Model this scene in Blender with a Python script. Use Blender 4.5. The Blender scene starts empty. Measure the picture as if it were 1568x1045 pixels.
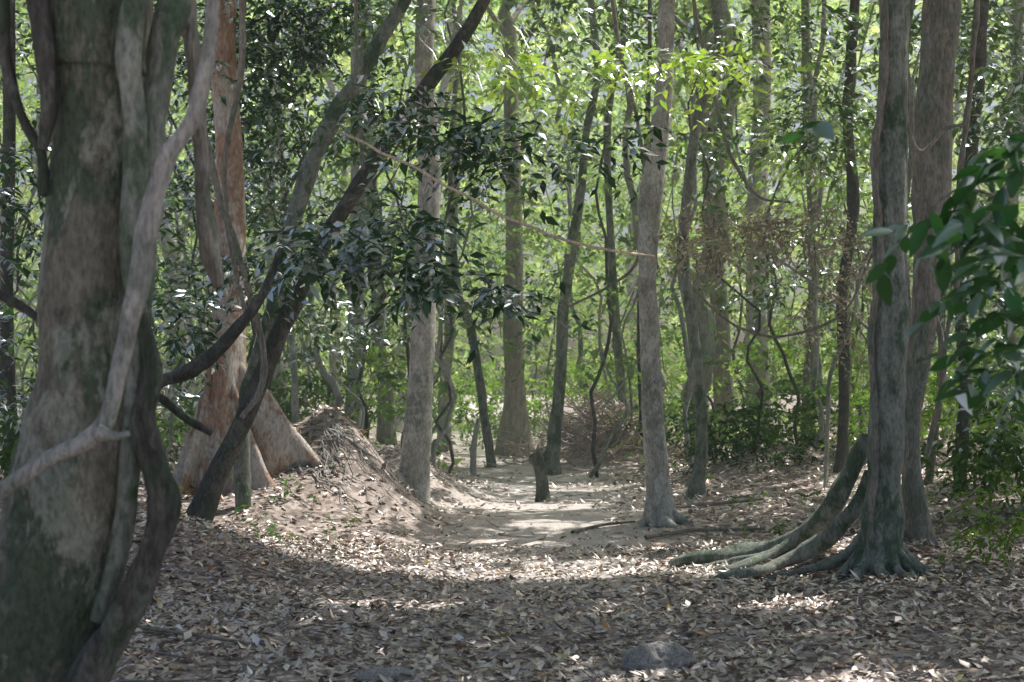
import bpy, math, numpy as np
from mathutils import Vector
R = np.random.default_rng(7)
sc = bpy.context.scene
F = 2154.0; EYE = 1.6
SUN = np.array([0.36, 0.27, 0.89]); SUN /= np.linalg.norm(SUN)

# ------------------------------------------------------------ noise
def _h(i, j, k):
    n = (i*374761393 + j*668265263 + k*2147483647 + 1013904223) & 0xffffffff
    n = ((n ^ (n >> 13))*1274126177) & 0xffffffff
    n = ((n ^ (n >> 15))*2246822519) & 0xffffffff
    return ((n ^ (n >> 16)) & 0xffff)/65535.0
def vn(x, y, z=0.0):
    x, y, z = np.broadcast_arrays(np.asarray(x, float), np.asarray(y, float), np.asarray(z, float))
    i, j, k = np.floor(x).astype(np.int64), np.floor(y).astype(np.int64), np.floor(z).astype(np.int64)
    fx, fy, fz = x-i, y-j, z-k
    fx, fy, fz = [f*f*(3-2*f) for f in (fx, fy, fz)]
    r = 0
    for a in (0, 1):
        for b in (0, 1):
            for c in (0, 1):
                w = (fx if a else 1-fx)*(fy if b else 1-fy)*(fz if c else 1-fz)
                r = r + w*_h(i+a, j+b, k+c)
    return r*2-1
def fbm(x, y, z=0.0, o=3):
    r = 0; a = 1; s = 1
    for _ in range(o):
        r = r + a*vn(np.asarray(x)*s+17*_, np.asarray(y)*s, np.asarray(z)*s); a *= .5; s *= 2.03
    return r
def sm(t):
    t = np.clip(t, 0, 1); return t*t*(3-2*t)
def nrm(v): return v/np.maximum(np.linalg.norm(v, axis=-1, keepdims=True), 1e-9)

# ------------------------------------------------------------ terrain
def pathx(y): return 0.15+0.35*np.sin((np.asarray(y)-8)*0.11) - 2.4*sm((np.asarray(y)-34)/14)
def pathm(x, y):
    w = 0.95+0.03*np.asarray(y)
    return np.exp(-np.abs((x-pathx(y))/w)**2.5)*sm((np.asarray(y)-8)/6)
BUMPS = [(-2.35, 17.9, 1.2, .75, .75), (-1.8, 17.2, .38, .7, .9), (-2.6, 16.6, .38, 1.1, 1.3), (-3.0, 12.3, .38, .8, 1.0), (-1.35, 20.5, .45, .6, .8),
         (-1.9, 22.5, .6, .9, 1.5), (3.3, 12.4, .25, .7, .7), (4.6, 24, .5, 1.5, 3), (1.9, 31, 1.25, 1.3, 1.4)]
def terr(x, y, fine=True):
    x = np.asarray(x, float); y = np.asarray(y, float)
    z = .35*sm((-x-1.6)/4)+.40*sm((x-2.2)/5)
    for bx, by, h, rx, ry in BUMPS:
        z = z+h*np.exp(-((x-bx)/rx)**2-((y-by)/ry)**2)
    z = z+.10*fbm(x*.45, y*.45, 3.3, 2)*(1-.6*pathm(x, y))
    if fine: z = z+.025*fbm(x*2.2, y*2.2, 8.1, 2)
    return z-.07*pathm(x, y)

def W(px, py, d): return np.array([(px-784)/F*d, d, EYE-(py-600)/F*d])

# ------------------------------------------------------------ gaps cut in the foliage so sun lands on chosen ground patches
GAPS = [(-2.6, 16.3, 1.3, 1.7), (-3.8, 17.2, 1.0, 1.1), (-.9, 13.5, 1.5, .75), (.9, 13.3, 1.1, .55), (-1.8, 14.7, 1.0, 1.0), (1.8, 13.2, .5, .4),
        (-.55, 25, .8, .7), (.0, 37, 2.0, 2.2), (1.2, 24.5, 1.2, .6), (.2, 31.5, 1.2, .9), (.8, 17.6, .7, .3), (2.3, 30.2, 1.5, 1.6),
        (2.4, 12.3, .8, .4), (1.8, 10.3, .6, .16), (-.9, 10.9, .6, .15), (2.0, 7.7, .6, .15), (3.3, 13.6, .5, .5), (.1, 15.6, .6, .3),
        (5.2, 20, 1.1, 1.2), (3.8, 27, 1.5, 1.6), (-5.5, 24, 1.2, 1.5), (6.5, 15, .6, .7), (.3, 20, .9, .5), (-1.6, 19.5, .4, .8)]
def ingap(P):
    t = P[:, 2]-.2
    x = P[:, 0]-SUN[0]/SUN[2]*t; y = P[:, 1]-SUN[1]/SUN[2]*t
    n = .45*vn(x*2.3, y*2.3, 5.)+.3*vn(x*5, y*5, 2.)
    g = np.zeros(len(P), bool)
    for gx, gy, rx, ry in GAPS:
        g |= (((x-gx)/(rx+.07))**2+((y-gy)/(ry+.07))**2) < 1+n*.9
    sp = vn(x*2.6, y*3.4, 9.) > np.where(y > 20, .74, .80)
    return g | sp

# ------------------------------------------------------------ mesh accumulation
class Geo:
    def __init__(s): s.v = []; s.f = []; s.c = []; s.m = []; s.n = 0
    def add(s, v, f, col, mat=0):
        v = np.asarray(v, float).reshape(-1, 3); f = np.asarray(f, np.int64).reshape(-1, 4)
        s.v.append(v); s.f.append(f+s.n); s.n += len(v)
        c = np.empty((len(v), 4)); c[:, 3] = 1; c[:, :3] = col; s.c.append(c)
        s.m.append(np.full(len(f), mat, np.int32))
    def obj(s, name, mats, smooth=True):
        v = np.concatenate(s.v); f = np.concatenate(s.f); c = np.concatenate(s.c); m = np.concatenate(s.m)
        me = bpy.data.meshes.new(name)
        me.vertices.add(len(v)); me.vertices.foreach_set('co', v.astype(np.float32).ravel())
        me.loops.add(len(f)*4); me.loops.foreach_set('vertex_index', f.astype(np.int32).ravel())
        me.polygons.add(len(f)); me.polygons.foreach_set('loop_start', np.arange(0, len(f)*4, 4, dtype=np.int32))
        me.polygons.foreach_set('loop_total', np.full(len(f), 4, np.int32))
        me.polygons.foreach_set('material_index', m)
        me.polygons.foreach_set('use_smooth', np.full(len(f), smooth))
        a = me.color_attributes.new('Col', 'FLOAT_COLOR', 'POINT'); a.data.foreach_set('color', c.astype(np.float32).ravel())
        for mt in mats: me.materials.append(mt)
        me.update(); me.validate()
        o = bpy.data.objects.new(name, me); sc.collection.objects.link(o); return o

def crom(P, n):
    P = np.asarray(P, float); k = len(P)
    if k == 2: P = np.array([P[0], (P[0]+P[1])/2, P[1]]); k = 3
    Q = np.vstack([2*P[0]-P[1], P, 2*P[-1]-P[-2]])
    u = np.linspace(0, k-1, n); i = np.minimum(u.astype(int), k-2); t = (u-i)[:, None]
    a, b, c, d = Q[i], Q[i+1], Q[i+2], Q[i+3]
    return .5*((2*b)+(-a+c)*t+(2*a-5*b+4*c-d)*t*t+(-a+3*b-3*c+d)*t**3)

def tube(g, pts, rad, seg=12, n=None, rough=.06, lobes=None, col=(1, 1, 1), mat=0, seed=None, wob=0, cap=False):
    """lobes: (k, amp, height, phase) flutes fading with height above the base"""
    pts = np.asarray(pts, float); rad = np.asarray(rad, float)
    if len(pts) == 2: pts = np.array([pts[0], (pts[0]+pts[1])/2, pts[1]]); rad = np.array([rad[0], rad.mean(), rad[-1]])
    L = np.linalg.norm(np.diff(pts, axis=0), axis=1).sum()
    if n is None: n = int(np.clip(L/max(rad.mean()*.8, .01), 6, 110))
    C = crom(pts, n); Rr = np.maximum(crom(np.c_[rad, rad, rad], n)[:, 0], 1e-3)
    sd = R.uniform(0, 99) if seed is None else seed
    if wob:
        s = np.linspace(0, L, n); C[:, 0] += wob*vn(s*1.3, sd, 1.); C[:, 1] += wob*vn(s*1.3, sd, 7.)
    if cap:
        d0 = nrm(C[-1]-C[-2]); C = np.vstack([C, C[-1]+d0*Rr[-1]*.25, C[-1]+d0*Rr[-1]*.3]); Rr = np.r_[Rr, Rr[-1]*.75, .001]; n += 2
    T = nrm(np.gradient(C, axis=0))
    U = np.zeros_like(C); u = np.cross(T[0], [0.13, 1, .05]); u /= np.linalg.norm(u)
    for i in range(n):
        u = u-T[i]*u.dot(T[i]); u /= np.linalg.norm(u); U[i] = u
    V = np.cross(T, U)
    th = np.linspace(0, 2*np.pi, seg, endpoint=False)
    s = np.linspace(0, L, n)[:, None]; rr = np.mean(rad)
    m = 1+rough*2.0*vn(np.cos(th)[None]*1.3+sd, np.sin(th)[None]*1.3, s/(rr*5))+rough*vn(np.cos(th)[None]*3+sd, np.sin(th)[None]*3, s/(rr*2.2))
    if lobes:
        k, amp, hh, ph = lobes
        fade = np.exp(-s/hh)
        m = m+amp*fade*(np.maximum(0, np.cos(k*th[None]+ph+.5*np.sin(2*th[None]+sd)))**1.5-.25)
    X = C[:, None]+(U[:, None]*np.cos(th)[None, :, None]+V[:, None]*np.sin(th)[None, :, None])*(Rr[:, None]*m)[..., None]
    i = np.arange(n-1)[:, None]; j = np.arange(seg)[None]; j2 = (j+1) % seg
    f = np.stack([i*seg+j, i*seg+j2, (i+1)*seg+j2, (i+1)*seg+j], -1)
    g.add(X, f, col, mat)
    return C

# ------------------------------------------------------------ leaves
def leaves(g, P, D, N, L, Wd, col, fold=.25, droop=.15, rows='mid', mat=0, cols=3):
    n = len(P)
    if n == 0: return
    ts, ws = {'far': ([0, .42, 1], [.1, 1, .05]), 'mid': ([0, .4, 1], [.15, 1, .06]), 'near': ([0, .12, .35, .62, .85, 1], [.06, .55, .98, .9, .45, .04])}[rows]
    if rows == 'far': cols = 2
    D = nrm(D); S = nrm(np.cross(N, D)); N = np.cross(D, S)
    L = np.broadcast_to(L, (n,)); Wd = np.broadcast_to(Wd, (n,)); fold = np.broadcast_to(fold, (n,)); droop = np.broadcast_to(droop, (n,))
    ss = [-1, 0, 1] if cols == 3 else [-1, 1]
    X = np.empty((n, len(ts), cols, 3))
    for a, (t, w) in enumerate(zip(ts, ws)):
        for b, s in enumerate(ss):
            X[:, a, b] = P+D*(L*t)[:, None]+S*(Wd*.5*w*s)[:, None]+N*(fold*Wd*.5*w*abs(s)-droop*L*t*t)[:, None]
    a = np.arange(len(ts)-1)[:, None]; b = np.arange(cols-1)[None]
    q = np.stack([a*cols+b, a*cols+b+1, (a+1)*cols+b+1, (a+1)*cols+b], -1).reshape(-1, 4)
    per = len(ts)*cols
    f = (q[None]+np.arange(n)[:, None, None]*per)
    c = np.repeat(np.broadcast_to(col, (n, 3)), per, axis=0)
    g.add(X, f, c, mat)

def rdir(n, zs=1.): 
    d = R.normal(size=(n, 3)); d[:, 2] *= zs; return nrm(d)
def sprays(g, C, D, TL, k, ls, col, jit=.25, rows='mid', mask=True, tw=.0, droop=.35, asp=.42, flop=.45, twcol=(.12, .10, .07)):
    n = len(C)
    if n == 0: return
    TL = np.broadcast_to(TL, (n,)); ls = np.broadcast_to(ls, (n,)); col = np.broadcast_to(col, (n, 3))
    t = np.tile(np.linspace(.15, 1, k), (n, 1))+R.uniform(-.04, .04, (n, k))
    up = np.array([0, 0, 1.])
    S = nrm(np.cross(D, up)+1e-6)
    P = C[:, None]+D[:, None]*(TL[:, None]*t)[..., None]-up*(droop*TL[:, None]*t*t)[..., None]
    sg = np.where(np.arange(k) % 2 == 0, 1, -1)[None, :, None]
    LD = nrm(D[:, None]*.55+S[:, None]*sg*.8+R.normal(size=(n, k, 3))*.33-up*.28)
    LN = nrm(up*1.0+R.normal(size=(n, k, 3))*flop)
    L = ls[:, None]*R.uniform(.65, 1.25, (n, k))
    c = col[:, None]*R.uniform(1-jit, 1+jit, (n, k, 1))*(1+R.normal(size=(n, k, 3))*.06)
    P = P.reshape(-1, 3); LD = LD.reshape(-1, 3); LN = LN.reshape(-1, 3); L = L.ravel(); c = np.clip(c.reshape(-1, 3), .005, .8)
    if mask:
        kp = ~((ingap(P) | ingap(P+LD*L[:, None])) & (P[:, 2] > 1.6)); P, LD, LN, L, c = P[kp], LD[kp], LN[kp], L[kp], c[kp]
    leaves(g, P, LD, LN, L, L*asp*R.uniform(.8, 1.2, len(L)), c, .22, .2, rows)
    if tw: leaves(g, C, D, nrm(up+0*D), TL, tw, np.array(twcol), 0, droop, 'mid')

# ------------------------------------------------------------ materials
def nodes(name):
    m = bpy.data.materials.new(name); m.use_nodes = True; nt = m.node_tree
    for x in list(nt.nodes): nt.nodes.remove(x)
    return m, nt, (lambda t, **k: mk(nt, t, **k)), nt.links.new
def mk(nt, t, **k):
    x = nt.nodes.new(t)
    for a, b in k.items(): setattr(x, a, b)
    return x
def leafmat(name, trans=.5, gloss=.5, tcol=(1.5, 1.65, .7), rg=.42, gcol=(.9, .95, 1)):
    m, nt, N, LK = nodes(name)
    out = N('ShaderNodeOutputMaterial'); at = N('ShaderNodeAttribute', attribute_name='Col')
    d = N('ShaderNodeBsdfDiffuse'); LK(at.outputs['Color'], d.inputs[0])
    last = d.outputs[0]
    if trans:
        mul = N('ShaderNodeMix', data_type='RGBA', blend_type='MULTIPLY'); mul.inputs[0].default_value = 1; mul.inputs[7].default_value = (*tcol, 1)
        LK(at.outputs['Color'], mul.inputs[6])
        t = N('ShaderNodeBsdfTranslucent'); LK(mul.outputs[2], t.inputs[0])
        mx = N('ShaderNodeMixShader'); mx.inputs[0].default_value = trans; LK(d.outputs[0], mx.inputs[1]); LK(t.outputs[0], mx.inputs[2]); last = mx.outputs[0]
    if gloss:
        fr = N('ShaderNodeFresnel'); fr.inputs[0].default_value = 1.45
        mm = N('ShaderNodeMath', operation='MULTIPLY'); mm.inputs[1].default_value = gloss; LK(fr.outputs[0], mm.inputs[0])
        gl = N('ShaderNodeBsdfGlossy'); gl.inputs['Roughness'].default_value = rg; gl.inputs[0].default_value = (*gcol, 1)
        m2 = N('ShaderNodeMixShader'); LK(mm.outputs[0], m2.inputs[0]); LK(last, m2.inputs[1]); LK(gl.outputs[0], m2.inputs[2]); last = m2.outputs[0]
    LK(last, out.inputs[0])
    return m
def barkmat(name, c1, c2, c3, moss=.5, sc_=6., stretch=.22, bump=.35, band=0., lich=(.4, .42, .38), lamt=.25, patch=1.):
    m, nt, N, LK = nodes(name)
    out = N('ShaderNodeOutputMaterial'); b = N('ShaderNodeBsdfPrincipled'); b.inputs['Roughness'].default_value = .85
    b.inputs['Specular IOR Level'].default_value = .25
    LK(b.outputs[0], out.inputs[0])
    tc = N('ShaderNodeTexCoord'); mp = N('ShaderNodeMapping'); mp.inputs['Scale'].default_value = (1, 1, stretch); LK(tc.outputs['Object'], mp.inputs[0])
    mp2 = N('ShaderNodeMapping'); mp2.inputs['Scale'].default_value = (1, 1, .55); LK(tc.outputs['Object'], mp2.inputs[0])
    def noi(s, src, det=6, ro=.6):
        n = N('ShaderNodeTexNoise'); n.inputs['Scale'].default_value = s; n.inputs['Detail'].default_value = det; n.inputs['Roughness'].default_value = ro; LK(src, n.inputs[0]); return n
    def ramp(src, a, bb):
        r = N('ShaderNodeMapRange'); r.inputs[1].default_value = a; r.inputs[2].default_value = bb; LK(src, r.inputs[0]); return r.outputs[0]
    def mix(f, a, bb, bt='MIX'):
        x = N('ShaderNodeMix', data_type='RGBA', blend_type=bt)
        if isinstance(f, float): x.inputs[0].default_value = f
        else: LK(f, x.inputs[0])
        for s, i in ((a, 6), (bb, 7)):
            if isinstance(s, tuple): x.inputs[i].default_value = (*s, 1)
            else: LK(s, x.inputs[i])
        return x.outputs[2]
    n1 = noi(sc_*2.5, mp.outputs[0]); n2 = noi(sc_*.6*patch, mp2.outputs[0], 5, .65); n3 = noi(sc_*.9*patch, mp2.outputs[0], 8, .7); n4 = noi(sc_*9, mp.outputs[0], 3)
    col = mix(ramp(n1.outputs[0], .35, .65), c1, c2)
    col = mix(ramp(n2.outputs[0], .60-.2*moss, .66-.2*moss), col, c3)
    lf = N('ShaderNodeMath', operation='MULTIPLY'); lf.inputs[1].default_value = lamt; LK(ramp(n3.outputs[0], .52, .57), lf.inputs[0])
    col = mix(lf.outputs[0], col, lich)
    if band:
        mb = N('ShaderNodeMapping'); mb.inputs['Scale'].default_value = (.35, .35, 3.2); LK(tc.outputs['Object'], mb.inputs[0])
        nb = noi(1.6, mb.outputs[0], 3, .5)
        bf = N('ShaderNodeMath', operation='MULTIPLY'); bf.inputs[1].default_value = band; LK(ramp(nb.outputs[0], .5, .66), bf.inputs[0])
        col = mix(bf.outputs[0], col, (.66, .65, .60))
    dk = mix(ramp(n4.outputs[0], .25, .6), (.5, .5, .5), (1.12, 1.12, 1.12))
    col = mix(1., col, dk, 'MULTIPLY')
    LK(col, b.inputs['Base Color'])
    ad = N('ShaderNodeMath', operation='ADD'); LK(n1.outputs[0], ad.inputs[0]); LK(n4.outputs[0], ad.inputs[1])
    bp = N('ShaderNodeBump'); bp.inputs['Strength'].default_value = bump; bp.inputs['Distance'].default_value = .03; LK(ad.outputs[0], bp.inputs['Height']); LK(bp.outputs[0], b.inputs['Normal'])
    return m
M_leaf = leafmat('leaf_green', .38, 0, (1.8, 1.9, .85)); M_leafd = leafmat('leaf_glossy', .3, .75); M_dry = leafmat('leaf_dry', 0, 0); M_lit = leafmat('leaf_litter', 0, .45, rg=.5, gcol=(1, .95, .9))
B_mid = barkmat('bark_banded', (.34, .33, .29), (.53, .52, .47), (.27, .29, .24), .35, 5, .5, .3, .6, lich=(.72, .73, .68), lamt=.55)
B_grey = barkmat('bark_grey', (.28, .285, .255), (.44, .44, .40), (.21, .25, .195), .45, 6, .4, .3)
B_dark = barkmat('bark_dark', (.065, .063, .056), (.135, .13, .115), (.07, .09, .065), .5, 8, .3, .4, lamt=.18)
B_fg = barkmat('bark_mossy_foreground', (.15, .148, .115), (.29, .28, .225), (.10, .13, .09), .58, 6, .45, .7, lamt=.55, lich=(.40, .43, .36), patch=.8)
B_pale = barkmat('bark_pale_liana', (.32, .315, .29), (.48, .47, .435), (.26, .275, .245), .35, 9, .3, .35, lamt=.4)
B_red = barkmat('bark_red_brown', (.36, .22, .15), (.52, .37, .285), (.56, .51, .45), .6, 4, .35, .35, lamt=.6, lich=(.74, .70, .64))
B_brown = barkmat('bark_brown', (.21, .19, .155), (.37, .34, .29), (.20, .22, .17), .45, 7, .25, .5, lamt=.35)
B_green = barkmat('bark_green_grey', (.16, .185, .15), (.31, .33, .28), (.10, .145, .095), .5, 6, .4, .4, lamt=.35)

# ------------------------------------------------------------ ground
m, nt, N, LK = nodes('ground_leaf_litter')
out = N('ShaderNodeOutputMaterial'); b = N('ShaderNodeBsdfPrincipled'); b.inputs['Roughness'].default_value = .8; LK(b.outputs[0], out.inputs[0])
tc = N('ShaderNodeTexCoord'); at = N('ShaderNodeAttribute', attribute_name='Col')
v = N('ShaderNodeTexVoronoi'); v.inputs['Scale'].default_value = 18; LK(tc.outputs['Object'], v.inputs[0])
nz = N('ShaderNodeTexNoise'); nz.inputs['Scale'].default_value = 22; nz.inputs['Detail'].default_value = 6; LK(tc.outputs['Object'], nz.inputs[0])
cr = N('ShaderNodeValToRGB'); e = cr.color_ramp.elements; e[0].color = (.20, .155, .13, 1); e[1].color = (.73, .62, .55, 1); e.new(.5).color = (.44, .36, .315, 1)
sp = N('ShaderNodeSeparateColor'); LK(v.outputs['Color'], sp.inputs[0]); LK(sp.outputs[0], cr.inputs[0])
mx = N('ShaderNodeMix', data_type='RGBA'); mx.inputs[7].default_value = (.80, .73, .67, 1)
sa = N('ShaderNodeSeparateColor'); LK(at.outputs['Color'], sa.inputs[0])
mu = N('ShaderNodeMath', operation='MULTIPLY'); LK(sa.outputs[0], mu.inputs[0]); LK(nz.outputs[0], mu.inputs[1])
m15 = N('ShaderNodeMath', operation='MULTIPLY', use_clamp=True); m15.inputs[1].default_value = 2.0; LK(mu.outputs[0], m15.inputs[0])
LK(m15.outputs[0], mx.inputs[0]); LK(cr.outputs[0], mx.inputs[6])
m3 = N('ShaderNodeMix', data_type='RGBA', blend_type='MULTIPLY'); m3.inputs[0].default_value = .3; LK(mx.outputs[2], m3.inputs[6]); LK(nz.outputs[0], m3.inputs[7])
LK(m3.outputs[2], b.inputs[0])
bp = N('ShaderNodeBump'); bp.inputs['Strength'].default_value = .6; bp.inputs['Distance'].default_value = .03; LK(nz.outputs[0], bp.inputs['Height']); LK(bp.outputs[0], b.inputs['Normal'])
M_ground = m
xs = np.concatenate([-np.geomspace(400, 14, 24), np.arange(-12, 12, .1), np.geomspace(12, 400, 26)])
ys = np.concatenate([-np.geomspace(200, 3, 16), np.arange(-1, 40, .12), np.geomspace(40, 500, 40)])
GX, GY = np.meshgrid(xs, ys, indexing='ij'); GZ = terr(GX, GY)
g = Geo(); ny = len(ys)
i = np.arange(len(xs)-1)[:, None]; j = np.arange(ny-1)[None]
g.add(np.stack([GX, GY, GZ], -1), np.stack([i*ny+j, (i+1)*ny+j, (i+1)*ny+j+1, i*ny+j+1], -1), np.repeat(pathm(GX, GY).ravel()[:, None], 3, 1))
g.obj('ground', [M_ground])

# leaf litter
def litter(n, y0, y1, sl, sz):
    u = R.uniform(0, 1, n); y = np.sqrt(y0*y0+(y1*y1-y0*y0)*u)
    x = R.uniform(-1, 1, n)*(y*.40+1.2)
    keep = R.uniform(0, 1, n) > .92*pathm(x, y)*sl
    x, y = x[keep], y[keep]; n = len(x)
    lift = R.uniform(0, .03, n)
    P = np.c_[x, y, terr(x, y)+lift+.004]
    a = R.uniform(0, 6.283, n); tl = R.normal(0, .25, n)
    D = np.c_[np.cos(a), np.sin(a), tl]
    Nn = nrm(np.c_[R.normal(0, .30, n), R.normal(0, .30, n), np.ones(n)])
    pal = np.array([(.21, .155, .13), (.34, .26, .215), (.48, .385, .33), (.62, .52, .46), (.76, .68, .62), (.28, .235, .21), (.56, .29, .13), (.66, .48, .14), (.20, .25, .10), (.43, .375, .34)])*1.18
    ci = R.choice(len(pal), n, p=[.18, .19, .18, .13, .08, .12, .025, .01, .015, .07])
    c = np.minimum(pal[ci]*R.uniform(.72, 1.22, (n, 1)), .88)
    L = sz*R.uniform(.4, 1.45, n)
    leaves(g, P, D, Nn, L, L*R.uniform(.35, .62, n), c, R.uniform(-.7, .9, n), R.uniform(-.4, .4, n), 'mid')
g = Geo()
litter(52000, 6, 15, .55, .070); litter(34000, 14, 28, .97, .088); litter(11000, 27, 48, .9, .14)
g.obj('leaf_litter', [M_lit])

# ------------------------------------------------------------ trees
CAN = Geo()   # tree crowns and added shade canopy gathered as one mass
GREENS = np.array([(.05, .10, .035), (.07, .14, .045), (.09, .18, .055), (.12, .22, .06), (.16, .28, .07)])
def gcol(n, p): return GREENS[R.choice(5, n, p=p)]
def crown(g, top, r0, nl=4, reach=2.5, mat=0, leafmat_i=1, ns=13):
    for a in range(nl):
        an = R.uniform(0, 6.28); rr = reach*R.uniform(.6, 1.2)
        s = top-np.array([0, 0, R.uniform(0, 1.5)])
        p1 = s+np.array([math.cos(an)*rr*.45, math.sin(an)*rr*.45, R.uniform(.5, 1.1)]); p2 = s+np.array([math.cos(an)*rr, math.sin(an)*rr, R.uniform(.9, 2.2)])
        tube(g, [s, p1, p2], [r0*.55, r0*.35, r0*.12], 6, 8, mat=mat)
        C = p2+R.normal(size=(ns, 3))*[.8, .8, .45]
        D = rdir(ns, .35)
        sprays(CAN, C, D, .6, 6, .25, gcol(ns, [.2, .3, .3, .15, .05]), rows='far')
def tree(name, pts, d, r, mat, seg=14, lobes=None, rough=.05, top=12., roots=None, crown_on=True, wob=0, base=True, n=None):
    P = [];
    for p in pts:
        dd = p[2] if len(p) > 2 else d
        P.append(W(p[0], p[1], dd))
    P = np.array(P); rr = np.array(r, float)*np.array([(p[2] if len(p) > 2 else d) for p in pts])/F
    if base:
        gz = float(terr(P[0, 0], P[0, 1]))-.12
        if P[0, 2]-gz > .12: 
            P = np.vstack([[P[0, 0], P[0, 1], gz], P]); rr = np.r_[rr[0]*1.08, rr]
        else: P[0, 2] = gz
    if top and P[-1, 2] < top:
        dv = P[-1]-P[-2]; dv = dv/np.linalg.norm(dv); dv = dv*.5+np.array([0, 0, .7]); dv /= np.linalg.norm(dv); h = top-P[-1, 2]
        Q = P[-1]+dv*h*.5+[R.normal()*.15, 0, 0]; Q2 = P[-1]+dv*h
        P = np.vstack([P, Q, Q2]); rr = np.r_[rr, rr[-1]*.8, rr[-1]*.55]
    g = Geo()
    tube(g, P, rr, seg, n, rough, lobes, wob=wob)
    if roots:
        bx, by = P[0, 0], P[0, 1]; r0 = rr[1]
        for (an, ln, h0, rt) in roots:
            an = math.radians(an); k = 7; q = []; ra = []
            for t in np.linspace(0, 1, k):
                x = bx+math.cos(an+.35*math.sin(t*5+an)*t)*(r0*.3+ln*t); y = by+math.sin(an+.35*math.sin(t*5+an)*t)*(r0*.3+ln*t)
                q.append([x, y, float(terr(x, y))+h0*(1-t)**2.4-.02-.06*(t > .95)]); ra.append(rt*(1-.8*t)+.006)
            tube(g, q, ra, 8, 24, .12)
    if crown_on and top: crown(g, P[-1], rr[-1]*1.5)
    return g, P, rr, g.obj(name, [mat])

# --- foreground tree with lianas (left)
tree('foreground_tree', [(-12, 1262), (28, 1045), (92, 860), (118, 720), (132, 600), (140, 450), (150, 300), (158, 120), (160, -20)], 5.2,
     [150, 118, 98, 88, 82, 80, 74, 74, 78], B_fg, 40, (5, .45, .8, 1.), .10, top=9, n=120)
def vine(name, pts, d, r, mat, seg=10, rough=.1, wob=0, cap=False, n=None, G=None):
    P = np.array([W(p[0], p[1], p[2] if len(p) > 2 else d) for p in pts]); rr = np.array(r, float)*np.array([(p[2] if len(p) > 2 else d) for p in pts])/F
    g = G or Geo(); tube(g, P, rr, seg, n, rough, wob=wob, cap=cap)
    if not G: return g.obj(name, [mat])
g = Geo()
vine('', [(-60, 790), (60, 712), (150, 662), (182, 570), (205, 465), (228, 340), (255, 245), (298, 170), (318, 80), (332, -60)], 4.75, [13, 13, 15, 13, 17, 16, 14, 12, 11, 11], None, 14, .13, n=110, G=g)
vine('', [(150, 662), (175, 668), (197, 664)], 4.7, [13, 7, 5], None, 8, cap=True, G=g)
g.obj('pale_liana', [B_pale])
vine('twisted_liana', [(218, 480), (232, 570), (222, 650), (246, 760), (232, 850), (192, 930), (150, 1010), (90, 1130), (60, 1260)], 5.0, [10, 13, 16, 20, 22, 24, 26, 26, 28], B_dark, 14, .32, n=110)
g = Geo()
vine('', [(275, -60), (252, 60), (236, 180), (225, 320), (214, 480), (205, 640), (190, 800), (150, 950)], 5.05, [26, 24, 22, 20, 18, 15, 15, 16], None, 14, .16, n=80, G=g)
vine('', [(208, 480), (203, 380), (208, 250), (200, 120), (212, -60)], 4.95, [12, 17, 20, 20, 20], None, 12, .17, G=g)
g.obj('mossy_liana', [B_green])
vine('broken_branch', [(276, -60), (292, 60), (305, 180), (310, 280), (320, 370), (334, 438)], 5.5, [15, 14, 12, 11, 15, 8], B_brown, 10, .2, cap=True)
g = Geo()
vine('', [(2, -60), (10, 90), (34, 180), (64, 238), (66, 300)], 5.1, [10, 9, 8, 8, 8], None, 8, .15, G=g)
vine('', [(40, -60), (66, 60), (76, 150), (66, 230)], 5.0, [16, 18, 13, 8], None, 10, .15, G=g)
vine('', [(-30, 440), (20, 462), (62, 490)], 5.3, [8, 8, 6], None, 8, G=g)
vine('', [(225, 592), (262, 622), (290, 645), (324, 662)], 5.6, [6, 7, 6, 5], None, 8, .15, cap=True, G=g)
g.obj('tree_side_branches', [B_dark])

# --- buttress tree on the mound
def blade(g, base, ang, ln, h, th, curve=0., pw=1.7):
    k = 26; X = []
    for i in range(k):
        t = i/(k-1); a = ang+curve*t
        x = base[0]+math.cos(a)*ln*t; y = base[1]+math.sin(a)*ln*t; gz = float(terr(x, y))-.1
        top = max(base[2]+h*(1-t)**pw, gz+.16*(1-t)+.04)+.05*vn(t*6, ang, 1.); nx, ny = -math.sin(a), math.cos(a); w = th*(1-.55*t)
        for u, s in ((0, 1), (.35, .7), (.7, .5), (.93, .42), (1, 0), (.93, -.42), (.7, -.5), (.35, -.7), (0, -1)):
            ww = w*s*(1+.3*vn(t*9, u*5, ang)); z = gz+(top-gz)*u
            X.append([x+nx*ww+.03*vn(t*7, u*6, ang+3), y+ny*ww+.06*vn(t*5, u*4, ang+9), z])
    i = np.arange(k-1)[:, None]; j = np.arange(8)[None]
    g.add(X, np.stack([i*9+j, i*9+j+1, (i+1)*9+j+1, (i+1)*9+j], -1), (1, 1, 1))
g = Geo(); d = 17.3
P = np.array([W(p[0], p[1], d) for p in [(338, 800), (340, 700), (345, 600), (350, 500), (353, 380), (350, 220), (342, 60), (345, -80)]]); 
tube(g, np.vstack([P, P[-1]+[.1, 0, 3], P[-1]+[.2, .1, 6]]), np.array([50, 44, 34, 26, 22, 21, 20, 19, 15, 10])*d/F, 24, 80, .08, (5, .4, .9, .4))
bb = np.array([P[0, 0], d, .25])
for a, l, h, t, pw in ((195, .8, 2.0, .10, 1.3), (235, .9, 2.2, .10, 1.5), (280, .9, 1.7, .11, 1.3), (312, 1.25, 2.1, .10, 1.2), (345, 1.85, 2.15, .10, 1.1), (20, 1.5, 1.9, .09, 1.2), (150, 1.0, 1.5, .1, 1.5), (90, 1, 1.5, .1, 1.5)):
    blade(g, bb, math.radians(a), l, h, t, R.uniform(-.2, .2), pw)
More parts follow.
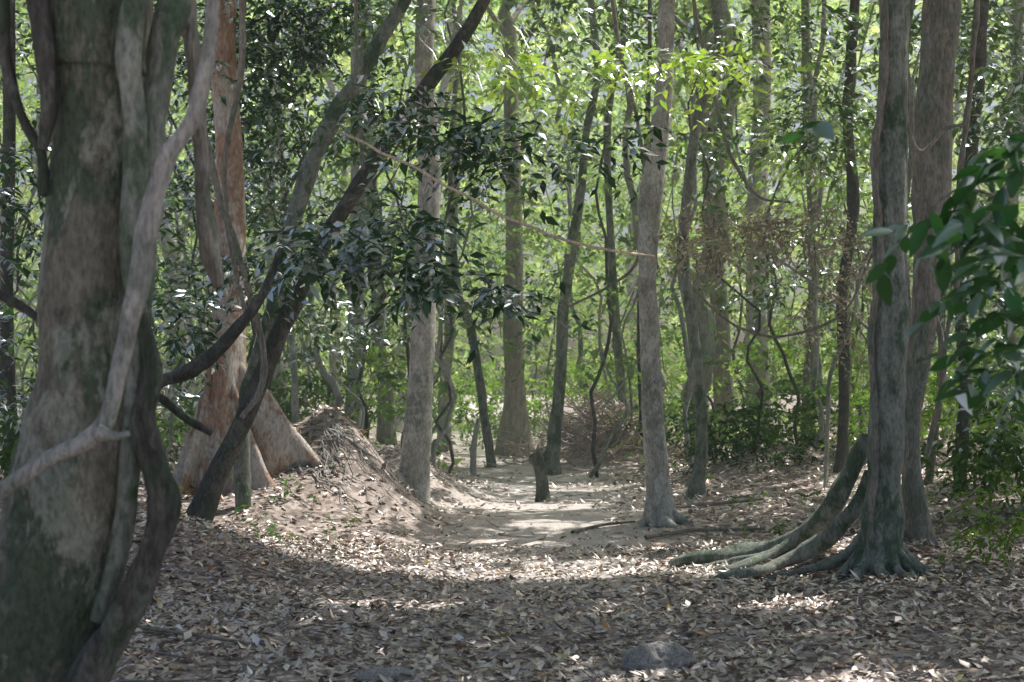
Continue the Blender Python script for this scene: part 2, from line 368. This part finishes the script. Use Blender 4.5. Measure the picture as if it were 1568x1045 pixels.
crown(g, P[-1]+[.2, .1, 6], .14)
g.obj('buttress_root_tree', [B_red])
# thin aerial roots draped over the mound
g = Geo()
for q in range(30):
    x0 = R.uniform(-3.0, -2.2); y0 = R.uniform(17.0, 17.6); an = R.uniform(-1.3, .1); pts = []; LL = R.uniform(.4, 1.3)
    for t in np.linspace(0, 1, 8):
        x = x0+math.cos(an)*t*LL+R.normal()*.05; y = y0+math.sin(an)*t*LL*.8-.25*t+R.normal()*.05
        pts.append([x, y, float(terr(x, y))+.02+.02*R.uniform()])
    tube(g, pts, np.linspace(.012, .005, 8)*R.uniform(.5, 1.5), 5, 22)
g.obj('aerial_root_mat', [B_pale])

# --- leaning trees
tree('leaning_dark_tree', [(303, 800), (345, 700), (395, 595), (432, 500), (470, 425), (500, 365), (545, 290), (600, 205), (660, 125), (720, 40), (760, -60)], 15.2,
     [22, 16, 15, 14, 14, 13, 12, 12, 11, 10, 9], B_dark, 14, None, .09, top=9)
tree('leaning_grey_tree', [(372, 640), (395, 560), (425, 440), (455, 320), (495, 210), (545, 125), (590, 50), (640, -50)], 15.8,
     [12, 13, 13, 13, 14, 12, 10, 9], B_green, 14, None, .09, top=10)
vine('fallen_bough', [(200, 610, 9.5), (250, 583), (300, 562), (345, 525), (400, 455), (430, 380)], 10.5, [8, 10, 12, 10, 7, 4], B_dark, 10, .12)
g = Geo()
vine('', [(292, 130), (318, 230), (338, 310), (362, 380), (385, 460), (404, 545), (398, 600), (370, 640)], 13, [6, 6, 5, 6, 5, 5, 5, 4], None, 8, .15, G=g)
vine('', [(372, 0), (368, 120), (345, 240), (350, 360), (380, 500)], 13.5, [5, 5, 4, 4, 3], None, 8, .15, G=g)
vine('', [(545, 0), (548, 140), (556, 260)], 15, [3, 3, 3], None, 6, G=g)
g.obj('hanging_liana', [B_brown])
vine('hanging_liana', [(518, 203), (600, 240), (700, 294), (800, 344), (900, 377), (1002, 393, 16.8)], 10.2, [2.2]*5+[1.6], barkmat('vine_tan', (.78, .58, .46), (.82, .66, .54), (.7, .58, .47)), 6, .12, wob=.03)

# --- mid trees
tree('banded_trunk_tree', [(626, 792), (634, 720), (640, 640), (646, 540), (652, 420), (657, 280), (655, 200), (650, 90), (656, -60)], 18.4, [34, 24, 21, 19, 17, 17, 16, 15, 14], B_mid, 22,
     (5, .55, .35, 0), .05, roots=[(205, .8, .2, .08), (240, .8, .25, .09), (300, .6, .2, .08), (160, .8, .2, .08), (20, .6, .2, .08)])
tree('banded_trunk_tree', [(1013, 806), (1008, 740), (1000, 640), (996, 540), (991, 430), (998, 300), (1012, 190), (1019, 90), (1026, -60)], 17.0, [30, 19, 17, 15, 14, 17, 15, 13, 12], B_mid, 22,
     (5, .6, .3, .6), .07, roots=[(280, .5, .2, .08), (200, .45, .2, .08), (330, .5, .25, .07)])
tree('slender_tree', [(1062, 770), (1074, 690), (1072, 600), (1060, 500), (1046, 400), (1053, 290), (1070, 170), (1100, 70), (1090, -60)], 20.5, [14, 10, 9, 9, 9, 8, 8, 7, 7], B_green, 12, None, .1)
tree('forest_tree', [(530, 700), (542, 620), (545, 520), (545, 400), (550, 280), (548, 120), (550, -60)], 32, [20, 14, 13, 13, 12, 12, 11], B_grey, 14, (4, .8, .5, 1), .06, roots=[(200, 1.2, .6, .2), (320, 1, .4, .2)])
tree('forest_tree', [(592, 672), (590, 600), (580, 530), (578, 450), (570, 330), (565, 100)], 38, [16, 13, 11, 11, 10, 9], B_green, 12, (4, .6, .5, 1))
tree('forest_tree', [(500, 640), (518, 620), (512, 590), (492, 565), (482, 535)], 27, [6, 6, 6, 6, 5], B_pale, 8, None, .1, top=0)
tree('forest_tree', [(680, 668), (680, 600), (688, 520), (690, 400), (700, 200)], 38, [11, 9, 8, 8, 7], B_grey, 10)
tree('forest_tree', [(788, 672), (789, 600), (786, 500), (788, 380), (785, 250), (780, 60)], 37, [26, 16, 15, 14, 13, 12], B_brown, 14, (5, .8, .8, 1))
tree('forest_tree', [(753, 715), (742, 640), (733, 575), (720, 500), (702, 455), (694, 370), (690, 240), (700, 80)], 30, [8, 7, 7, 7, 7, 5, 5, 4], B_green, 10, None, .08)
tree('forest_tree', [(846, 700), (852, 640), (860, 560), (862, 480), (874, 390), (890, 290), (898, 200), (915, 110), (905, 0)], 28, [13, 10, 9, 9, 8, 7, 6, 6, 5], B_green, 10, (3, .5, .4, 0), .08)
tree('forest_tree', [(962, 700), (952, 600), (942, 480), (936, 380), (930, 200)], 33, [8, 7, 7, 6, 6], B_green, 10)
tree('forest_tree', [(985, 715), (984, 620), (980, 500), (986, 300)], 30, [7, 6, 5, 4], B_dark, 8)
tree('forest_tree', [(1163, 640), (1160, 520), (1158, 400), (1160, 280), (1168, 150), (1165, 0)], 32, [19, 17, 16, 15, 14, 14], B_mid, 14)
tree('forest_tree', [(1108, 660), (1104, 500), (1092, 350), (1088, 200), (1090, 0)], 35, [17, 14, 14, 13, 13], B_brown, 14)
tree('forest_tree', [(1236, 690), (1238, 600), (1241, 540), (1246, 400), (1240, 200)], 30, [11, 10, 9, 8, 8], B_brown, 12)
tree('forest_tree', [(1288, 720), (1293, 620), (1293, 520), (1291, 440), (1306, 330), (1299, 200), (1302, 90), (1312, -60)], 21, [10, 9, 9, 8, 9, 8, 8, 7], B_dark, 12, None, .12)
tree('forest_tree', [(1470, 720), (1478, 600), (1470, 450), (1480, 300), (1496, 150), (1504, 0)], 17, [10, 9, 9, 10, 10, 10], B_dark, 12, None, .1)
tree('forest_tree', [(1420, 745), (1434, 640), (1440, 560)], 19, [7, 6, 5], B_brown, 8, None, .1)
tree('forest_tree', [(20, 690), (12, 600), (10, 450), (14, 200)], 18, [14, 12, 10, 10], B_dark, 10)
tree('forest_tree', [(455, 690), (452, 620), (450, 560), (440, 420)], 26, [6, 6, 5, 5], B_grey, 8)
tree('forest_tree', [(725, 695), (728, 665), (733, 640)], 27, [5, 4, 3], B_pale, 8, top=0)
# path-side stump
g = Geo()
q = [W(p[0], p[1], 21.5) for p in [(833, 764), (831, 740), (827, 718), (824, 705), (821, 696)]]; q[0][2] = float(terr(q[0][0], q[0][1]))-.05
tube(g, q, np.array([14, 9.5, 8.5, 10.5, 9])*21.5/F, 12, 20, .15, (4, .4, .1, 0), cap=True)
q = [W(p[0], p[1], 21.6) for p in [(826, 708), (834, 700), (840, 690)]]
tube(g, q, np.array([6, 6, 5])*21.5/F, 8, 8, .1, cap=True)
g.obj('tree_stump', [barkmat('bark_stump', (.09, .10, .08), (.18, .19, .15), (.07, .10, .065), .5, 9, .4, .4)])

# --- right tree pair with surface roots
g, P, rr, o = tree('surface_root_tree', [(1350, 912), (1350, 850), (1353, 760), (1357, 660), (1363, 540), (1362, 400), (1366, 220), (1368, 60), (1372, -80)], 11.4, [46, 34, 29, 26, 27, 26, 23, 21, 21], B_green, 30, (6, .75, .28, .5), .10,
     roots=[(250, .42, .3, .06), (280, .4, .35, .05), (215, .5, .3, .07), (310, .45, .35, .06), (185, .55, .3, .07), (340, .5, .3, .06)], n=110)
g = Geo()
bx, by = (1350-784)/F*11.4, 11.4
def groot(pts, r, **k):
    q = []
    for x, y, h in pts: x = bx+(x-bx)*.88; q.append([x, y, float(terr(x, y, False))+h])
    tube(g, q, r, 12, 60, .2, **k)
groot([(bx+.05, 12.0, 1.0), (bx-.12, 12.15, .62), (bx-.3, 12.4, .30), (bx-.62, 12.75, .13), (bx-1.0, 12.85, .08), (bx-1.35, 12.9, .06), (bx-1.65, 13.0, .06), (bx-1.72, 13.05, .03)], [.06, .08, .09, .085, .08, .065, .065, .045], cap=True)
groot([(bx+.02, 11.8, .75), (bx-.15, 11.9, .42), (bx-.4, 12.1, .16), (bx-.75, 12.15, .07), (bx-1.05, 11.9, .05), (bx-1.35, 11.85, .03), (bx-1.55, 11.8, -.03)], [.05, .065, .07, .06, .05, .035, .02])
groot([(bx-.02, 12.1, .8), (bx-.25, 12.3, .42), (bx-.5, 12.6, .18), (bx-.85, 12.55, .07), (bx-1.2, 12.3, .04), (bx-1.5, 12.35, .0)], [.06, .06, .06, .045, .035, .02])
groot([(bx-.5, 12.7, .1), (bx-.9, 12.6, .06), (bx-1.3, 12.65, .03), (bx-1.6, 12.55, -.02)], [.05, .04, .03, .02])
groot([(bx-.1, 11.6, .3), (bx-.3, 11.65, .12), (bx-.6, 11.75, .05), (bx-.9, 11.7, .02), (bx-1.1, 11.75, -.03)], [.05, .045, .035, .025, .015])
P2 = np.array([W(p[0], p[1], 12.4) for p in [(1412, 870), (1404, 800), (1396, 720), (1394, 640), (1408, 540), (1420, 420), (1426, 300), (1432, 160), (1442, 20), (1450, -90)]]); P2[0, 2] = float(terr(P2[0, 0], 12.4))-.05
tree2 = Geo(); 
tube(tree2, np.vstack([P2, P2[-1]+[.2, 0, 4]]), np.array([26, 19, 15, 15, 18, 24, 27, 27, 27, 26, 18])*12.4/F, 24, 110, .09, (5, .5, .25, 0)); crown(tree2, P2[-1]+[.2, 0, 4], .15)
tree2.obj('brown_bark_tree', [B_brown])
g.obj('surface_roots', [B_green])
g = Geo()
vine('', [(1392, 700), (1384, 600), (1396, 480), (1384, 350), (1402, 200), (1390, 60), (1408, -60)], 12.0, [4, 4, 4, 5, 5, 5, 5], None, 8, .2, G=g, wob=.04)
vine('', [(1335, 800), (1345, 660), (1335, 520), (1348, 400), (1338, 250), (1350, 100), (1345, -60)], 11.3, [5, 5, 5, 6, 6, 6, 6], None, 8, .2, G=g, wob=.04)
vine('', [(1440, 600), (1452, 500), (1466, 420), (1464, 320), (1478, 200), (1490, 90), (1500, -60)], 12.6, [3, 3, 4, 4, 4, 4, 4], None, 8, .2, G=g)
vine('', [(1384, 120), (1392, 200), (1412, 232), (1446, 200), (1478, 190)], 11, [3, 3, 3, 3, 2], None, 6, .1, G=g)
vine('', [(1420, 700), (1445, 560), (1432, 460), (1450, 330), (1440, 200)], 12.7, [4, 4, 4, 4, 4], None, 8, .2, G=g)
vine('', [(930, -60), (950, 80), (975, 180), (990, 300), (975, 400), (930, 440), (870, 470)], 17, [3, 3, 3, 3, 2.5, 2, 2], None, 6, .1, G=g)
vine('', [(1050, -60), (1080, 90), (1100, 170), (1120, 240), (1160, 300), (1210, 310)], 18, [3, 3, 3, 3, 2, 2], None, 6, .1, G=g)
vine('', [(1060, 440), (1100, 480), (1140, 505), (1200, 515), (1290, 480), (1340, 380)], 17, [2.4, 2, 2, 2, 2, 2], None, 6, .1, G=g)
vine('', [(1560, 280), (1530, 300), (1470, 290), (1420, 320)], 5.2, [3, 3, 2.5, 2], None, 6, .1, G=g)
g.obj('twining_lianas', [B_brown])

# --- random background trees, saplings, lianas
k = 0
while k < 24:
    y = R.uniform(30, 62); x = R.uniform(-.4, .4)*y
    if abs(x-float(pathx(y))) < 1.5 and y < 45: continue
    r = R.uniform(.06, .26); z0 = float(terr(x, y))-.1; l = R.normal()*1.1
    g = Geo(); tp = 19
    tube(g, [[x, y, z0], [x+l*.2, y, z0+3], [x+l*.8+R.normal()*.3, y, z0+8], [x+l*1.3, y, 13], [x+l*2, y, tp]], [r*1.4, r, r*.9, r*.75, r*.4], 10, 40, .07, (4, .5, .4, 0), wob=.2)
    for _ in range(4):
        zz = R.uniform(5, 15); an = R.uniform(0, 6.28); s = np.array([x+l*zz/10, y, zz]); L = R.uniform(1, 2.5)
        tube(g, [s, s+[math.cos(an)*L*.5, math.sin(an)*L*.5, .6], s+[math.cos(an)*L, math.sin(an)*L, 1.6]], [r*.4, r*.25, r*.08], 5, 8)
    g.obj('forest_tree', [[B_grey, B_mid, B_green, B_brown, B_pale][k % 5]]); k += 1
for nm, cnt, mt, a0 in (('sapling_stems', 110, B_grey, 0), ('sapling_stems', 80, B_dark, 1)):
    g = Geo()
    for _ in range(cnt):
        y = R.uniform(19, 50); x = R.uniform(-.4, .4)*y
        if abs(x-float(pathx(y))) < 1.2 or (y < 24 and abs(x) < 2.5): continue
        r = R.uniform(.010, .05); z0 = float(terr(x, y))-.05; h = R.uniform(2, 13); lx, ly = R.normal()*1.4, R.normal()*.5
        tube(g, [[x, y, z0], [x+lx*.1, y, z0+h*.25], [x+lx*.5+R.normal()*.35, y+ly*.4, z0+h*.6], [x+lx*1.2, y+ly, z0+h]], [r, r*.9, r*.7, r*.3], 6, 26, .08, wob=.3)
        if R.uniform() < .5:
            t0 = z0+h*.5; sgn = R.choice([-1, 1]); L = R.uniform(.5, 1.6)
            tube(g, [[x+lx*.35, y+ly*.25, t0], [x+lx*.35+sgn*L*.5, y, t0+L*.6], [x+lx*.35+sgn*L, y, t0+L*1.5]], [r*.6, r*.4, r*.15], 5, 8)
    g.obj(nm, [mt])

# ------------------------------------------------------------ unseen canopy layer, added and shaped to shade the ground
n = 6800
X = np.c_[R.uniform(-5, 14, n), R.uniform(4, 35, n), R.uniform(9.5, 13.5, n)]
X[:, 2] = np.maximum(X[:, 2], 2.9+.2786*X[:, 1]+R.uniform(0, 2, n))
n = 1500
X = np.vstack([X, np.c_[R.uniform(0, 11, n), R.uniform(6, 16.5, n), R.uniform(9, 12, n)]])
X = X[fbm(X[:, 0]*.5, X[:, 1]*.5, X[:, 2]*.5, 2) > -.9]
sprays(CAN, X, rdir(len(X), .3), .7, 6, .34, gcol(len(X), [.15, .25, .3, .2, .1]), rows='far', asp=.6)
CAN.obj('crown_and_shade_canopy', [M_leaf])

# ------------------------------------------------------------ background foliage mass
g = Geo()
n = 29000
y = R.uniform(26, 56, n); x = R.uniform(-.42, .42, n)*y; z = R.uniform(.2, 18, n)
q = fbm(x*.35, y*.35, z*.45, 3); kp = (q > -.12) & (z < 3.0+.2786*y)
lowp = (z < 2.4) & (y < 37) & (np.abs(x-pathx(y)) < 1.5); kp &= ~lowp
x, y, z, q = x[kp], y[kp], z[kp], q[kp]; C = np.c_[x, y, z+terr(x, y, False)]
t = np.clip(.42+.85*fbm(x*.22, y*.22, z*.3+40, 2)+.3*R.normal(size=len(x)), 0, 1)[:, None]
col = (1-t)*np.array([.07, .125, .07])+t*np.array([.33, .46, .20])  # dark and bright clumps: shadowed and sunlit zones put into the leaf colour
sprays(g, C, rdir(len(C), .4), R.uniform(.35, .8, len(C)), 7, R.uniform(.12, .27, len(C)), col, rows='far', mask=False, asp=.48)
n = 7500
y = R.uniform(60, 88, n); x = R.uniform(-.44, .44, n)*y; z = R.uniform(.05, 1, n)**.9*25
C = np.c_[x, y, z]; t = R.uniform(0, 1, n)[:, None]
col = (1-t)*np.array([.36, .47, .30])+t*np.array([.66, .76, .52])  # pale far leaves: sunlit brightness painted into their colour
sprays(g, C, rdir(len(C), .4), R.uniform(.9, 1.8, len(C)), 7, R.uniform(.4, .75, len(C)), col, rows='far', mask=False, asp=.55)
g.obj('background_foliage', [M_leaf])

# ------------------------------------------------------------ mid foliage clusters
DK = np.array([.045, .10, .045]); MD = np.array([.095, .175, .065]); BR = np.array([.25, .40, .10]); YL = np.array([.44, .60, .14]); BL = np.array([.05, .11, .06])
def blob(g, px, py, d, rx, ry, n, ls, col, k=8, tl=.4, dz=None, **kw):
    c = W(px, py, d); n = int(n)
    v = rdir(n)*R.uniform(.15, 1, (n, 1))**.6
    rx, ry = rx*d/F, ry*d/F
    C = c+v*[rx, dz or rx*.8, ry]
    C[:, 2] = np.maximum(C[:, 2], terr(C[:, 0], C[:, 1], False)+.1)
    o = nrm(v*[1, .6, .3]+rdir(n, .3)*.8)
    sprays(g, C, o, tl*R.uniform(.7, 1.3, n), k, ls*R.uniform(.8, 1.2, n), col*R.uniform(.7, 1.35, (n, 1)), tw=.008, **kw)
g = Geo()
for px, py, d, rx, ry, n, ls, col in [
    (80, 100, 19, 200, 160, 170, .14, DK), (300, 60, 18, 190, 120, 290, .13, DK), (430, 60, 18, 120, 80, 200, .12, DK), (540, 50, 18, 110, 70, 170, .12, DK),
    (660, 40, 17, 120, 60, 150, .12, MD), (430, 190, 19, 110, 70, 180, .13, DK), (330, 270, 20, 100, 80, 150, .13, BL), (590, 150, 13, 60, 30, 45, .11, DK), (560, 190, 20, 80, 60, 100, .13, MD),
    (430, 330, 19, 90, 50, 120, .13, MD), (400, 400, 14.5, 60, 40, 40, .12, BL), (275, 490, 15, 60, 60, 70, .12, BL), (260, 400, 17, 60, 90, 70, .12, MD),
    (490, 375, 11, 80, 28, 46, .12, BL), (600, 390, 11, 90, 22, 42, .12, BL), (690, 430, 11, 80, 18, 36, .12, DK), (770, 450, 11, 50, 12, 22, .11, DK),
    (620, 345, 11.5, 60, 20, 25, .11, BL), (560, 330, 12, 60, 25, 25, .11, BL),
    (690, 200, 12, 90, 24, 50, .12, DK), (790, 215, 12, 80, 24, 46, .12, DK), (880, 230, 12, 70, 18, 30, .12, DK), (760, 268, 12, 50, 20, 26, .12, DK), (950, 205, 12.5, 30, 14, 12, .11, DK),
    (600, 490, 21, 60, 40, 36, .12, BL), (490, 500, 20, 60, 50, 60, .12, MD), (20, 300, 14, 60, 120, 80, .12, DK), (20, 560, 15, 60, 120, 90, .12, MD), (260, 570, 18, 50, 40, 40, .12, BL),
    (780, 60, 17, 120, 60, 130, .12, MD), (900, 30, 19, 120, 50, 120, .13, MD), (1180, 60, 20, 130, 70, 130, .13, MD), (1250, 180, 19, 90, 70, 110, .13, MD), (1450, 60, 18, 120, 80, 130, .13, MD),
    (1540, 180, 16, 60, 90, 80, .12, MD), (1120, 230, 24, 110, 80, 110, .14, MD), (1500, 420, 16, 70, 110, 120, .12, DK), (1540, 600, 15, 50, 80, 70, .12, MD), (1220, 420, 24, 120, 90, 140, .13, MD), (1330, 260, 22, 90, 110, 120, .13, BR), (1500, 560, 22, 90, 80, 130, .13, BR)]:
    blob(g, px, py, d, rx, ry, n, ls, col)
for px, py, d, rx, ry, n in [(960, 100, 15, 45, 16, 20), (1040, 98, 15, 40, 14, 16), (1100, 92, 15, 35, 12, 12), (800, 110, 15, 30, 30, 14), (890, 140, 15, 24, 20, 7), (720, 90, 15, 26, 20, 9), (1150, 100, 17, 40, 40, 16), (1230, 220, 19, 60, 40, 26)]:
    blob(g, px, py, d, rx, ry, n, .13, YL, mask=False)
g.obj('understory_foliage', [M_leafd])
# dead leaf spray
g = Geo()
for px, py, d, rx, ry, n in [(1110, 345, 17, 95, 35, 120), (1230, 350, 17, 90, 45, 130), (1080, 385, 16, 50, 20, 50), (1320, 380, 16, 50, 60, 50), (1270, 480, 18, 60, 60, 50)]:
    blob(g, px, py, d, rx, ry, n, .08, np.array([.46, .43, .33]), k=9, tl=.35, mask=False, droop=.6)
g.obj('dead_leaf_branch', [M_dry])
# shrubs
g = Geo()
for px, py, d, rx, ry, n, ls, col in [
    (1110, 660, 24, 80, 45, 140, .12, DK), (1170, 640, 27, 90, 50, 130, .13, MD), (1260, 640, 24, 90, 60, 150, .12, MD), (1200, 690, 22, 70, 30, 60, .1, DK), (1340, 620, 22, 80, 70, 130, .12, BR),
    (1450, 600, 19, 60, 60, 100, .12, BR), (1520, 600, 18, 60, 60, 120, .12, BR), (1480, 690, 17, 80, 50, 100, .11, MD), (1555, 790, 11.5, 40, 45, 60, .08, BR*.8), (1540, 700, 15, 60, 50, 90, .11, MD), (1250, 540, 30, 120, 60, 140, .15, BR),
    (1030, 640, 30, 60, 40, 60, .14, MD), (900, 580, 38, 120, 40, 100, .16, BR), (740, 600, 40, 130, 40, 140, .16, BR), (620, 610, 34, 70, 40, 60, .15, MD), (470, 610, 28, 90, 50, 110, .14, MD), (600, 560, 33, 40, 40, 50, .15, BR),
    (200, 640, 22, 120, 80, 130, .13, MD), (30, 680, 16, 60, 60, 80, .12, MD), (1000, 560, 36, 80, 60, 80, .15, BR), (760, 640, 44, 120, 30, 140, .16, MD)]:
    blob(g, px, py, d, rx, ry, n, ls, col, mask=False)
n = 1100; y = R.uniform(14, 34, n); x = R.uniform(-.42, .42, n)*y; kp = (np.abs(x-pathx(y)) > 1.8+.02*y)&(fbm(x*.6,y*.6,1.,2)>.0); x, y = x[kp], y[kp]
sprays(g, np.c_[x, y, terr(x, y)+.02], nrm(np.c_[R.normal(size=(len(x), 2))*.6, np.ones(len(x))]), .3, 7, .08, MD, mask=False, tw=.006)
g.obj('undergrowth_shrubs', [M_leaf])
# near right glossy branch
g = Geo()
for px, py, n_ in [(1420, 330, 3), (1480, 320, 4), (1540, 300, 5), (1560, 230, 5), (1570, 380, 5), (1540, 430, 4), (1430, 450, 1), (1480, 520, 2), (1555, 520, 5), (1590, 300, 5), (1275, 200, 1), (1530, 350, 5), (1500, 390, 3), (1590, 460, 5), (1540, 260, 4), (1565, 580, 3)]:
    C = W(px, py, 5.1)+R.normal(size=(n_, 3))*[.04, .14, .04]
    sprays(g, C, nrm(np.c_[R.uniform(-1, .3, n_), R.normal(size=n_)*.5, R.uniform(-.7, .3, n_)]), .14, 5, .12, np.array([.055, .15, .06]), rows='near', tw=.004, mask=False, droop=.5, asp=.45)
M_near = leafmat('leaf_large_glossy', .4, .4)
g.obj('near_leafy_branch', [M_near])

# brush pile of dead twigs at path bend + twigs over ground
g = Geo()
for _ in range(420):
    x, y = 1.8+R.normal()*.75, 29.9+R.normal()*.7; z = float(terr(x, y))+R.uniform(0, .25); a = R.uniform(0, 6.28); L = R.uniform(.5, 1.4)
    s = np.array([x, y, z]); e = s+[math.cos(a)*L*.6, math.sin(a)*L*.6, R.uniform(-.1, .5)]
    tube(g, [s, (s+e)/2+R.normal(size=3)*.06, e], [.02, .015, .007], 4, 6)
g.obj('brush_pile', [barkmat('dead_twigs', (.48, .40, .34), (.66, .57, .50), (.42, .36, .31), .4, 9, .4, .2)])
g = Geo()
for _ in range(420):
    y = math.sqrt(R.uniform(36, 900)); x = R.uniform(-.4, .4)*y; a = R.uniform(0, 6.28); L = R.uniform(.1, .7); r = R.uniform(.002, .008)
    q = []
    for t in (-.5, 0, .5):
        xx, yy = x+math.cos(a)*L*t+R.normal()*.015, y+math.sin(a)*L*t+R.normal()*.015; q.append([xx, yy, float(terr(xx, yy))+.03])
    tube(g, q, [r, r, r*.5], 5, 7)
for p, r in (([(-2.6, 9.0), (-2.1, 8.9), (-1.6, 8.75)], .015), ([(1.9, 18.5), (2.6, 18.9), (3.4, 19)], .03), ([(-3.4, 8.2), (-2.6, 8.5), (-1.9, 8.3)], .012), ([(.7, 16.5), (1.1, 17), (1.5, 17.1)], .02), ([(1.5, 15.8), (2.1, 16.2), (2.9, 16.1)], .025)):
    tube(g, [[x, y, float(terr(x, y))+.04] for x, y in p], [r, r*.9, r*.6], 7, 16, .15)
g.obj('fallen_twigs', [B_brown])
# rocks
def rock(px, py, d, sx, sy, sz):
    g = Geo(); n1, n2 = 60, 30
    u = np.linspace(0, 2*np.pi, n1, endpoint=False)[None]; v = np.linspace(-1.5, 1.5, n2)[:, None]
    D = np.stack([np.cos(u)*np.cos(v), np.sin(u)*np.cos(v), np.sin(v)+0*u], -1)
    r = 1+.45*fbm(D[..., 0]*1.6+px, D[..., 1]*1.6, D[..., 2]*1.6, 4); r = np.minimum(r, 1.02+.06*vn(D[..., 0]*5, D[..., 1]*5, D[..., 2]*5))
    X = D*r[..., None]*[sx, sy, sz]; x, y = (px-784)/F*d, d; X = X+[x, y, float(terr(x, y))+.01]
    i = np.arange(n2-1)[:, None]; j = np.arange(n1)[None]; j2 = (j+1) % n1
    g.add(X, np.stack([i*n1+j, i*n1+j2, (i+1)*n1+j2, (i+1)*n1+j], -1), (1, 1, 1)); g.obj('rock', [M_rock])
M_rock = barkmat('rock_grey', (.34, .325, .305), (.52, .49, .46), (.37, .36, .33), .4, 8, 1, .8)
rock(1010, 1010, 8.4, .23, .17, .13); rock(590, 1040, 8.0, .20, .15, .05)

# ------------------------------------------------------------ hazy humid air under the canopy
m, nt, N, LK = nodes('humid_air')
out = N('ShaderNodeOutputMaterial'); vs = N('ShaderNodeVolumeScatter'); vs.inputs['Color'].default_value = (.95, 1, .95, 1); vs.inputs['Density'].default_value = .0042; vs.inputs['Anisotropy'].default_value = .3
LK(vs.outputs[0], out.inputs['Volume'])
me = bpy.data.meshes.new('air_haze')
x0, x1, y0, y1, z0, z1 = -30, 30, 8, 98, -2, 17
me.from_pydata([(x0, y0, z0), (x1, y0, z0), (x1, y1, z0), (x0, y1, z0), (x0, y0, z1), (x1, y0, z1), (x1, y1, z1), (x0, y1, z1)], [], [(0, 3, 2, 1), (4, 5, 6, 7), (0, 1, 5, 4), (1, 2, 6, 5), (2, 3, 7, 6), (3, 0, 4, 7)])
me.materials.append(m); o = bpy.data.objects.new('air_haze', me); sc.collection.objects.link(o)

# ------------------------------------------------------------ light, sky, camera
w = bpy.data.worlds.new('World'); sc.world = w; w.use_nodes = True; nt = w.node_tree
sky = nt.nodes.new('ShaderNodeTexSky'); sky.sky_type = 'NISHITA'; sky.sun_disc = False
el = math.asin(SUN[2]); az = math.atan2(SUN[0], SUN[1]); sky.sun_elevation = el; sky.sun_rotation = az; sky.dust_density = 5; sky.ozone_density = .6; sky.air_density = 1.
bg = nt.nodes['Background']; bg.inputs[1].default_value = .15; nt.links.new(sky.outputs[0], bg.inputs[0])
ld = bpy.data.lights.new('sun', 'SUN'); ld.energy = 5; ld.angle = math.radians(.5); ld.color = (1, .96, .9)
lo = bpy.data.objects.new('sun', ld); sc.collection.objects.link(lo); lo.rotation_euler = Vector(SUN).to_track_quat('Z', 'Y').to_euler()
cd = bpy.data.cameras.new('camera'); co = bpy.data.objects.new('camera', cd); sc.collection.objects.link(co)
co.location = (0, 0, EYE); co.rotation_euler = (math.pi/2, 0, 0); cd.sensor_width = 36; cd.lens = 36*F/1568; cd.shift_y = 77.5/1568
cd.clip_end = 2000; cd.clip_start = .1; cd.dof.use_dof = True; cd.dof.focus_distance = 13; cd.dof.aperture_fstop = 3.5
sc.camera = co
sc.view_settings.view_transform = 'Standard'; sc.view_settings.look = 'None'; sc.view_settings.exposure = 0
